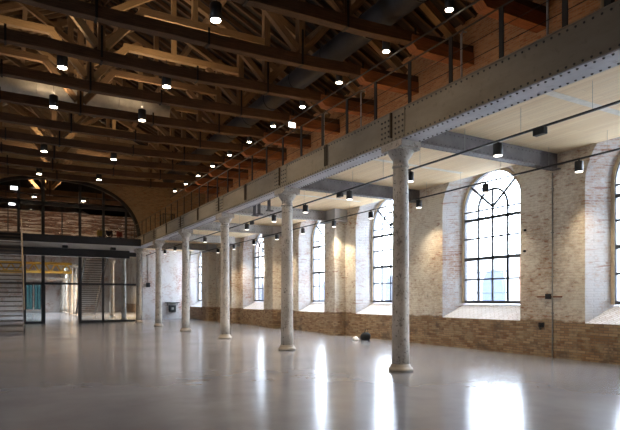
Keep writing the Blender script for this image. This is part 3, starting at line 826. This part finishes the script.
GY = 39.0
p = empty('glass_partition', (4.5, GY, 0))
xs = {k: x_at(k, GY) for k in (0,25,43,80,103,126,141)}
def post(x, z0, z1, w_=.12, d=.12, par=p, nm='mullion'):
    b = MB(); b.box((x-w_/2,GY-d/2,z0),(x+w_/2,GY+d/2,z1)); b.build(nm, M['dark_steel'], par)
for k, w_ in ((25,.12),(43,.2),(80,.2),(103,.14),(141,.14)): post(xs[k], 0, 4.96 if k < 130 else 5.2, w_)
post(LX+.1, 0, 4.5); post(-1.5, 0, 4.5)
def hbar(x0, x1, z, h=.12, par=p, nm='transom'):
    b = MB(); b.box((x0,GY-.06,z-h/2),(x1,GY+.06,z+h/2)); b.build(nm, M['dark_steel'], par)
hbar(LX, xs[141], 2.62, .14); hbar(xs[80], xs[141], .07, .14, p, 'bottom_rail'); hbar(xs[25], xs[43], .07, .14, p, 'bottom_rail'); hbar(xs[103], xs[141], 4.75, .3)
def pane(x0, x1, z0, z1, par=p):
    b = MB(); b.box((x0,GY-.006,z0),(x1,GY+.006,z1)); b.build('pane', M['glass_part'], par)
L_ = [LX, -1.5, xs[25], xs[43], xs[80], xs[103], xs[141]]
for a, c in zip(L_, L_[1:]):
    if not (a == xs[43]): pane(a+.05, c-.05, .12, 2.56)
    pane(a+.05, c-.05, 2.68, 4.5)
tag(p, 'dark steel framed glass partition under the mezzanine', 'glass partition')
# open glass door leaf in the passage
e = empty('glass_door', (xs[43]+.35, GY+.6, 0))
x = xs[43]+.12
b = MB()
for yy in (GY+.1, GY+1.25): b.box((x-.03,yy-.03,.02),(x+.03,yy+.03,2.5))
for z in (.06, 2.46): b.box((x-.03,GY+.1,z-.05),(x+.03,GY+1.25,z+.05))
b.build('frame', M['dark_steel'], e)
b = MB(); b.box((x-.006,GY+.13,.1),(x+.006,GY+1.22,2.42)); b.build('pane', M['glass_part'], e)
tag(e, 'glass door leaf standing open in the partition', 'door')

a_ = empty('arch_glazing', (2.5, YE+.25, 5.35)); GYA = YE+.25
def apost(x, z0, z1, w_): 
    b = MB(); b.box((x-w_/2,GYA-.07,z0),(x+w_/2,GYA+.07,z1)); b.build('mullion', M['dark_steel'], a_)
def arch_z(x):
    u = min(1, abs(x-ACX)/AA); return AZ+AB*(1-u**2.45)**(1/2.45)
for px, w_ in ((18.5,.16),(43,.20),(80,.16),(103.5,.16),(126,.14)):
    x = x_at(px, GYA); apost(x, 5.30, arch_z(x)-.03, w_)
for px in (8, 62): x = x_at(px, GYA); apost(x, 5.30, 8.0, .06)
apost(-1.7, 5.3, arch_z(-1.7)-.03, .16)
b = MB(); b.box((-2.9,GYA-.07,7.85),(7.3,GYA+.07,8.1)); b.build('transom', M['dark_steel'], a_)
b = MB(); b.sweep([(arch_pt(math.pi*k/48,-.09)[0],YE+.1,arch_pt(math.pi*k/48,-.09)[1]) for k in range(49)], .2, .36, (0,1,0)); b.build('arch_frame', M['black'], a_)
b = MB(); pts = [arch_pt(math.pi*k/40, -.08) for k in range(41)]; b.face([(x,GYA+.02,z) for x, z in pts]); b.build('pane', M['glass_part'], a_)
tag(a_, 'dark framed glazing filling the wide arch above the mezzanine', 'glazing')

# ------------------------------------------------------------------ stairs
def stair(x0, x1, ya, yb, z1, n, lab, side_rail=True):
    """straight steel flight from (ya, 0) up to (yb, z1)"""
    e = empty('steel_staircase', ((x0+x1)/2, ya, 0)); sg = 1 if yb > ya else -1
    for k in range(n):
        y = ya+(yb-ya)*k/n; z = z1*(k+1)/n
        b = MB(); b.box((x0+.05,min(y,y+sg*.30),z-.03),(x1-.05,max(y,y+sg*.30),z)); b.box((x0+.05,y-.012,z-.05),(x1-.05,y+.012,z+.004), 1)
        b.build('tread', [M['tread'], M['nosing']], e)
    for x in (x0, x1):
        b = MB(); b.sweep([(x,ya-sg*.1,.16),(x,yb,z1+.02)], .05, .30, (0,0,1)); b.build('stringer', M['dark_steel'], e)
        b = MB(); b.tube([(x,ya,z1/n+.92),(x,yb,z1+.92)], .026, 8); b.build('handrail', M['stair_rail'], e)
        for k in range(0, n, 3):
            y = ya+(yb-ya)*k/n+sg*.1; z = z1*(k+1)/n
            b = MB(); b.tube([(x,y,z),(x,y,z+.9)], .012, 6); b.build('baluster', M['black'], e)
        if side_rail:
            for q_ in (.35,.62):
                b = MB(); b.tube([(x,ya,z1/n+q_),(x,yb,z1+q_)], .008, 6); b.build('guard_wire', M['black'], e)
    tag(e, lab, 'staircase'); return e
stair(-1.7, .47, 26.4, 34.78, 5.40, 25, 'open-tread steel staircase at the left edge of the photo')
stair(5.3, 7.0, 54.8, 46.9, 5.2, 28, 'open-tread steel staircase behind the glass partition')

# ------------------------------------------------------------------ second hall contents
e = empty('crane_girder', (3.5, 56.5, 4.6)); X0, X1 = LX+.02, 5.09; Yc = 56.5
b = MB(); b.box((X0,Yc-.1,4.05),(X1,Yc+.1,4.30)); b.build('bottom_chord', M['yellow'], e)
b = MB(); b.box((X0,Yc-.1,4.88),(X1,Yc+.1,5.12)); b.build('top_chord', M['yellow'], e)
b = MB(); n = 14
for k in range(n):
    a, c = X0+(X1-X0)*k/n, X0+(X1-X0)*(k+1)/n
    b.sweep([(a,Yc,4.2),((a+c)/2,Yc,4.97)], .13, .13, (0,1,0)); b.sweep([((a+c)/2,Yc,4.97),(c,Yc,4.2)], .13, .13, (0,1,0))
b.build('lattice', M['yellow'], e)
tag(e, 'yellow lattice crane girder in the second hall', 'crane girder')
b = MB(); b.box((LX+.02,60.35,3.5),(5.23,60.65,3.75)); tag(b.build('white_beam', M['concrete']), 'pale beam below the yellow crane girder', 'beam')
for k, (x, y) in enumerate(((2.5,51),(9.8,50),(10.5,58),(3,64))):
    e = empty('hall_lamp', (x,y,6.4))
    b = MB(); b.lathe((x,y,6.4), [(.28,0),(.30,.02),(.12,.25),(.05,.3)], 18); b.build('shade', M['black'], e)
    b = MB(); b.lathe((x,y,6.4), [(.24,-.01),(.24,.005)], 18); b.build('lens', M['lamp'], e)
    b = MB(); b.tube([(x,y,6.65),(x,y,8.21)], .01, 6); b.build('stem', M['black'], e)
    cool = k in (0,3)
    add_light(e, 'SPOT', 'lamp_beam', (0,0,-.05), 2600 if cool else 3600, (.85,.93,1) if cool else (1,.68,.36), (0,0,0), .2, 150, .6)
    tag(e, 'hanging lamp %s of the second hall, behind the glass' % ['near the doorway','over the near side aisle','over the far side aisle','at the far end'][k], 'lamp')
# strip light on the mezzanine grazing the brick behind the arch glazing
for k, x in enumerate((0.5, 5.2)):
    e = empty('wall_washer', (x, 43.6, 5.302))
    b = MB(); b.box((x-.5,43.5,5.302),(x+.5,43.7,5.42)); b.build('housing', M['black'], e)
    b = MB(); b.box((x-.46,43.54,5.42),(x+.46,43.66,5.43)); b.build('lens', M['lamp_cool'], e)
    add_light(e, 'SPOT', 'washer_beam', (0,0,.16), 110, (1,.74,.52), (math.radians(150),0,0), .2, 140, .8)
    tag(e, '%s floor lamp washing the brick wall behind the arch' % ('left' if k == 0 else 'right'), 'lamp')

# ------------------------------------------------------------------ people on the mezzanine
def skin_obj(name, verts, edges, radii, mat, parent, sub=2):
    me = bpy.data.meshes.new(name); me.from_pydata(verts, edges, []); ob = bpy.data.objects.new(name, me); COL.objects.link(ob)
    sk = ob.modifiers.new('Skin','SKIN'); sk.use_smooth_shade = True
    me.skin_vertices.new() if not me.skin_vertices else None
    for v, rr in zip(me.skin_vertices[0].data, radii): v.radius = rr if isinstance(rr, tuple) else (rr, rr)
    me.skin_vertices[0].data[0].use_root = True
    sb = ob.modifiers.new('Sub','SUBSURF'); sb.levels = sub; sb.render_levels = sub
    me.materials.append(mat); ob.parent = parent; return ob
def person(px, Y, z0, jacket, lab, rz, arm):
    x = x_at(px, Y); e = empty('person', (x, Y, z0)); e.rotation_euler[2] = rz
    J = [(0,0,.95),(0,0,1.12),(0,.0,1.30),(0,.0,1.42),(0,-.01,1.50),(0,-.015,1.58),(0,-.01,1.66),
         (.09,0,.90),(.10,-.01,.50),(.10,.02,.09),(.10,-.13,.035),(-.09,0,.90),(-.10,-.01,.50),(-.10,.02,.09),(-.10,-.13,.035),
         (.17,0,1.40),(.22,.01,1.13),(.20,-.12*arm,.93+.08*arm),(.19,-.20*arm,.86+.10*arm),(-.17,0,1.40),(-.22,.01,1.13),(-.20,-.12,.93),(-.19,-.18,.86),(0,-.115,1.57)]
    E_ = [(0,1),(1,2),(2,3),(3,4),(4,5),(5,6),(0,7),(7,8),(8,9),(9,10),(0,11),(11,12),(12,13),(13,14),(3,15),(15,16),(16,17),(17,18),(3,19),(19,20),(20,21),(21,22),(5,23)]
    R_ = [(.14,.10),(.13,.09),(.15,.10),(.11,.08),.05,(.072,.088),(.06,.07),.085,.058,.042,.035,.085,.058,.042,.035,.055,.042,.033,.035,.055,.042,.033,.035,.014]
    skin_obj('body', J, E_, R_, M['skin'], e)
    skin_obj('jacket', [J[0],J[1],J[2],J[3],J[15],J[16],J[17],J[19],J[20],J[21]], [(0,1),(1,2),(2,3),(3,4),(4,5),(5,6),(3,7),(7,8),(8,9)], [(.17,.125),(.155,.115),(.17,.12),(.13,.10),.072,.058,.048,.072,.058,.048], jacket, e)
    skin_obj('trousers', [J[0],J[7],J[8],J[9],J[11],J[12],J[13]], [(0,1),(1,2),(2,3),(0,4),(4,5),(5,6)], [(.15,.11),.10,.075,.06,.10,.075,.06], M['trousers'], e)
    skin_obj('hair', [(0,.02,1.60),(0,.015,1.685)], [(0,1)], [(.078,.085),(.07,.085)], M['hair'], e)
    tag(e, lab, 'person')
person(100.5, 42.1, 5.30, M['jacket_yellow'], 'person in a yellow jacket standing on the mezzanine', .2, 1)
person(109, 42.0, 5.30, M['jacket_black'], 'person in dark clothes standing on the mezzanine', -.3, 0)
person(119.5, 42.2, 5.30, M['jacket_red'], 'person in a red jacket standing on the mezzanine', .5, 1)

# ------------------------------------------------------------------ small things on the walls and the floor
yp = y_at(553, WX)
b = MB(); b.tube([(WX-.025,yp,0),(WX-.025,yp,1.50),(WX-.025,yp,5.05)], .018, 8)
for z in (.5,1.2,2.2,3.4,4.6): b.box((WX-.05,yp-.03,z),(WX,yp+.03,z+.03))
tag(b.build('wall_conduit', M['grey_paint']), 'thin grey conduit running up the brick between two windows', 'conduit')
e = empty('junction_box', (WX, yp+.12, 1.66))
b = MB(); b.box((WX-.07,yp+.05,1.60),(WX,yp+.20,1.74)); b.build('box', M['black'], e, bevel=.008)
b = MB(); b.box((WX-.03,yp-.28,1.64),(WX,yp+.05,1.68)); b.box((WX-.03,yp+.20,1.64),(WX,yp+.48,1.68)); b.build('bracket', M['wood_red'], e)
tag(e, 'small black junction box with rusty strips on the brick wall', 'junction box')
yh = y_at(541.5, WX); b = MB(); b.tube([(WX,yh,.86),(WX-.06,yh,.86),(WX-.07,yh,.80),(WX-.05,yh,.76)], .02, 6); b.box((WX-.03,yh-.08,.82),(WX,yh+.08,.94))
tag(b.build('wall_hook', M['iron_strap']), 'rusty iron hook low on the brick wall', 'hook')
for k, (px, z) in enumerate(((525.5,3.55),(525,2.95))):
    y = y_at(px, WX); b = MB(); b.lathe((WX-.02,y,z), [(.03,0),(.05,.03),(.03,.06)], 10); tag(b.build('wall_anchor', M['iron_strap']), '%s iron anchor beside the big arched window' % ('upper' if k == 0 else 'lower'), 'anchor')

# black bag on the floor
bx, by = 11.95, 16.85
e = empty('bag', (bx,by,0))
b = MB(); b.lathe((bx,by,0), [(.17,0),(.21,.05),(.22,.16),(.19,.24),(.12,.29),(.05,.31)], 16)
for v in b.bm.verts: v.co.y = by+(v.co.y-by)*.75; v.co += V((random.uniform(-.015,.015),random.uniform(-.015,.015),0))
b.build('sack', M['bag'], e)
b = MB(); b.tube([(bx-.08,by-.05,.30),(bx-.06,by-.06,.42),(bx+.04,by-.06,.43),(bx+.08,by-.05,.30)], .014, 6); b.build('handle', M['bag'], e)
tag(e, 'black bag lying on the floor by the brick wall', 'bag')
b = MB(); x, y = bx-.30, by+.25; b.lathe((x,y,0), [(.14,0),(.15,.04),(.09,.11),(.02,.15)], 12)
for v in b.bm.verts: v.co += V((random.uniform(-.02,.02),random.uniform(-.02,.02),0))
tag(b.build('crumpled_cloth', M['cloth_white']), 'crumpled white cloth beside the black bag', 'cloth')

# white end wall: shelf, box and conduit
xs_ = x_at(172, YA)
e = empty('wall_shelf', (xs_, YA, 1.15))
b = MB(); b.box((xs_-.55,YA-.28,1.28),(xs_+.55,YA,1.34)); b.build('board', M['dark_steel'], e)
b = MB()
for s_ in (-.4,.4): b.sweep([(xs_+s_,YA-.01,1.05),(xs_+s_,YA-.22,1.28)], .03, .03, (1,0,0))
b.build('bracket', M['dark_steel'], e)
tag(e, 'dark shelf fixed to the white end wall', 'shelf')
e = empty('wall_box', (xs_, YA, .6))
b = MB(); b.box((xs_-.27,YA-.22,.55),(xs_+.27,YA,1.10)); b.build('casing', M['black'], e, bevel=.01)
b = MB(); b.box((xs_-.09,YA-.23,.74),(xs_+.09,YA-.22,.92)); b.build('dial', M['grey_paint'], e)
tag(e, 'black box with a pale dial under the wall shelf', 'box')
xc = x_at(148, YA); b = MB(); b.tube([(xc,YA-.02,2.9),(xc,YA-.02,CEIL)], .02, 6); tag(b.build('wall_conduit', M['grey_paint']), 'thin conduit on the white aisle end wall', 'conduit')
b = MB(); b.box((xc-.15,YA-.12,2.55),(xc+.15,YA,2.9)); tag(b.build('switch_box', M['dark_steel'], bevel=.01), 'grey switch box below the conduit on the white wall', 'switch box')

# brackets hanging under the girder between the second and third columns
for k, px in enumerate((254.5, 259, 269)):
    y = y_at(px, GX1+.15); b = MB(); b.box((GX1+.10,y-.03,4.72),(GX1+.20,y+.03,5.50)); b.box((GX1+.05,y-.05,4.70),(GX1+.30,y+.05,4.74))
    tag(b.build('hanger_bracket', M['beam']), '%s grey hanger bracket under the girder between two columns' % ORD[k], 'bracket', 'hanger brackets')
# square service covers in the floor
for k, (px, py) in enumerate(((387,402),(520,352))):
    t = EYE*F/(py-HY); u = (px-310)/F; x, y = t*(u*cs+sn), t*(cs-u*sn)
    if k: continue
    b = MB(); b.box((x-.13,y-.13,.0),(x+.13,y+.13,.002)); tag(b.build('floor_cover', M['floor']), 'small square service cover in the floor before the nearest column', 'floor cover')

# ------------------------------------------------------------------ outside
b = MB(); b.face([(WX+1,-30,-.6),(60,-30,-.6),(60,95,-.6),(WX+1,95,-.6)]); struct(b.build('ground_outside', M['pave'], recalc=False), 'pale paving outside the windows', 'ground')
e = empty('building', (24, 25, -.6))
b = MB(); b.box((27,-8,-.6),(33,70,4.2)); b.build('wall', M['pale_render'], e)
b = MB()
for k in range(14):
    y = -5+k*5.2; b.box((26.9,y,-.6),(27.05,y+.9,4.2))
b.build('brick_strip', M['brick_ext'], e)
for k in range(14):
    y = -3+k*5.2; b = MB(); b.box((26.92,y,.4),(27.05,y+1.8,2.6)); b.tube([(26.95,y+.9,2.6),(27.05,y+.9,2.6)], .9, 20); b.build('window', M['blue_ext'], e)
tag(e, 'pale building with brick strips and bluish windows outside', 'building')
e = empty('scaffold', (20, 13, -.6))
y0 = 18.0
b = MB()
for y in (17.2, 18.6, 20.0, 21.4): b.tube([(20,y,-.6),(20,y,2.9)], .04, 6)
b.build('upright', M['blue_ext'], e)
b = MB()
for z in (1.2, 1.9, 2.9): b.tube([(20,17.0,z),(20,21.6,z)], .04, 6)
b.sweep([(20,18.6,1.2),(20,20.0,2.6)], .05, .05, (1,0,0)); b.build('rail', M['blue_ext'], e)
b = MB(); b.box((19.7,17.0,1.05),(20.5,21.6,1.15)); b.build('deck', M['blue_ext'], e)
tag(e, 'light blue metal landing with rails outside the big arched window', 'landing')

# ------------------------------------------------------------------ daylight
wd = bpy.data.worlds.new('World'); S.world = wd; wd.use_nodes = True
bg = wd.node_tree.nodes['Background']; bg.inputs[0].default_value = (.74,.85,1,1); bg.inputs[1].default_value = 13.0
for i, yc in enumerate(WIN):      # sampling portals in the window openings
    d = bpy.data.lights.new('daylight_portal', 'AREA'); d.shape = 'RECTANGLE'; d.size = 2.5; d.size_y = 4.4; d.cycles.is_portal = True
    o = bpy.data.objects.new('daylight_portal', d); COL.objects.link(o); o.location = (WX+.98, yc, 3.6); o.rotation_euler = (0, math.radians(90), 0)
    o.rotation_euler = (math.radians(90), 0, math.radians(90))

for i, yc in enumerate(LFILL):  # portals for the added fill slots
    d = bpy.data.lights.new('daylight_portal', 'AREA'); d.shape = 'RECTANGLE'; d.size = .7; d.size_y = 4.3; d.cycles.is_portal = True
    o = bpy.data.objects.new('daylight_portal', d); COL.objects.link(o); o.location = (LX-.58, yc, 3.15); o.rotation_euler = (math.radians(90), 0, math.radians(-90))

# ------------------------------------------------------------------ camera and view
cam = bpy.data.cameras.new('camera'); co = bpy.data.objects.new('camera', cam); COL.objects.link(co); S.camera = co
cam.sensor_width = 36; cam.lens = F/620*36; cam.shift_y = (HY-215)/620; cam.clip_end = 500
co.location = (0,0,EYE); co.rotation_euler = (math.radians(90), 0, -TH)
vs = S.view_settings; vs.view_transform = 'Standard'; vs.look = 'None'; vs.gamma = 1; vs.use_curve_mapping = False; vs.exposure = 1.2
S.render.film_transparent = False
try:
    S.cycles.max_bounces = 8; S.cycles.diffuse_bounces = 4; S.cycles.glossy_bounces = 4; S.cycles.transparent_max_bounces = 12
    S.cycles.sample_clamp_indirect = 3; S.cycles.use_light_tree = True; S.cycles.caustics_reflective = False; S.cycles.caustics_refractive = False
except Exception: pass
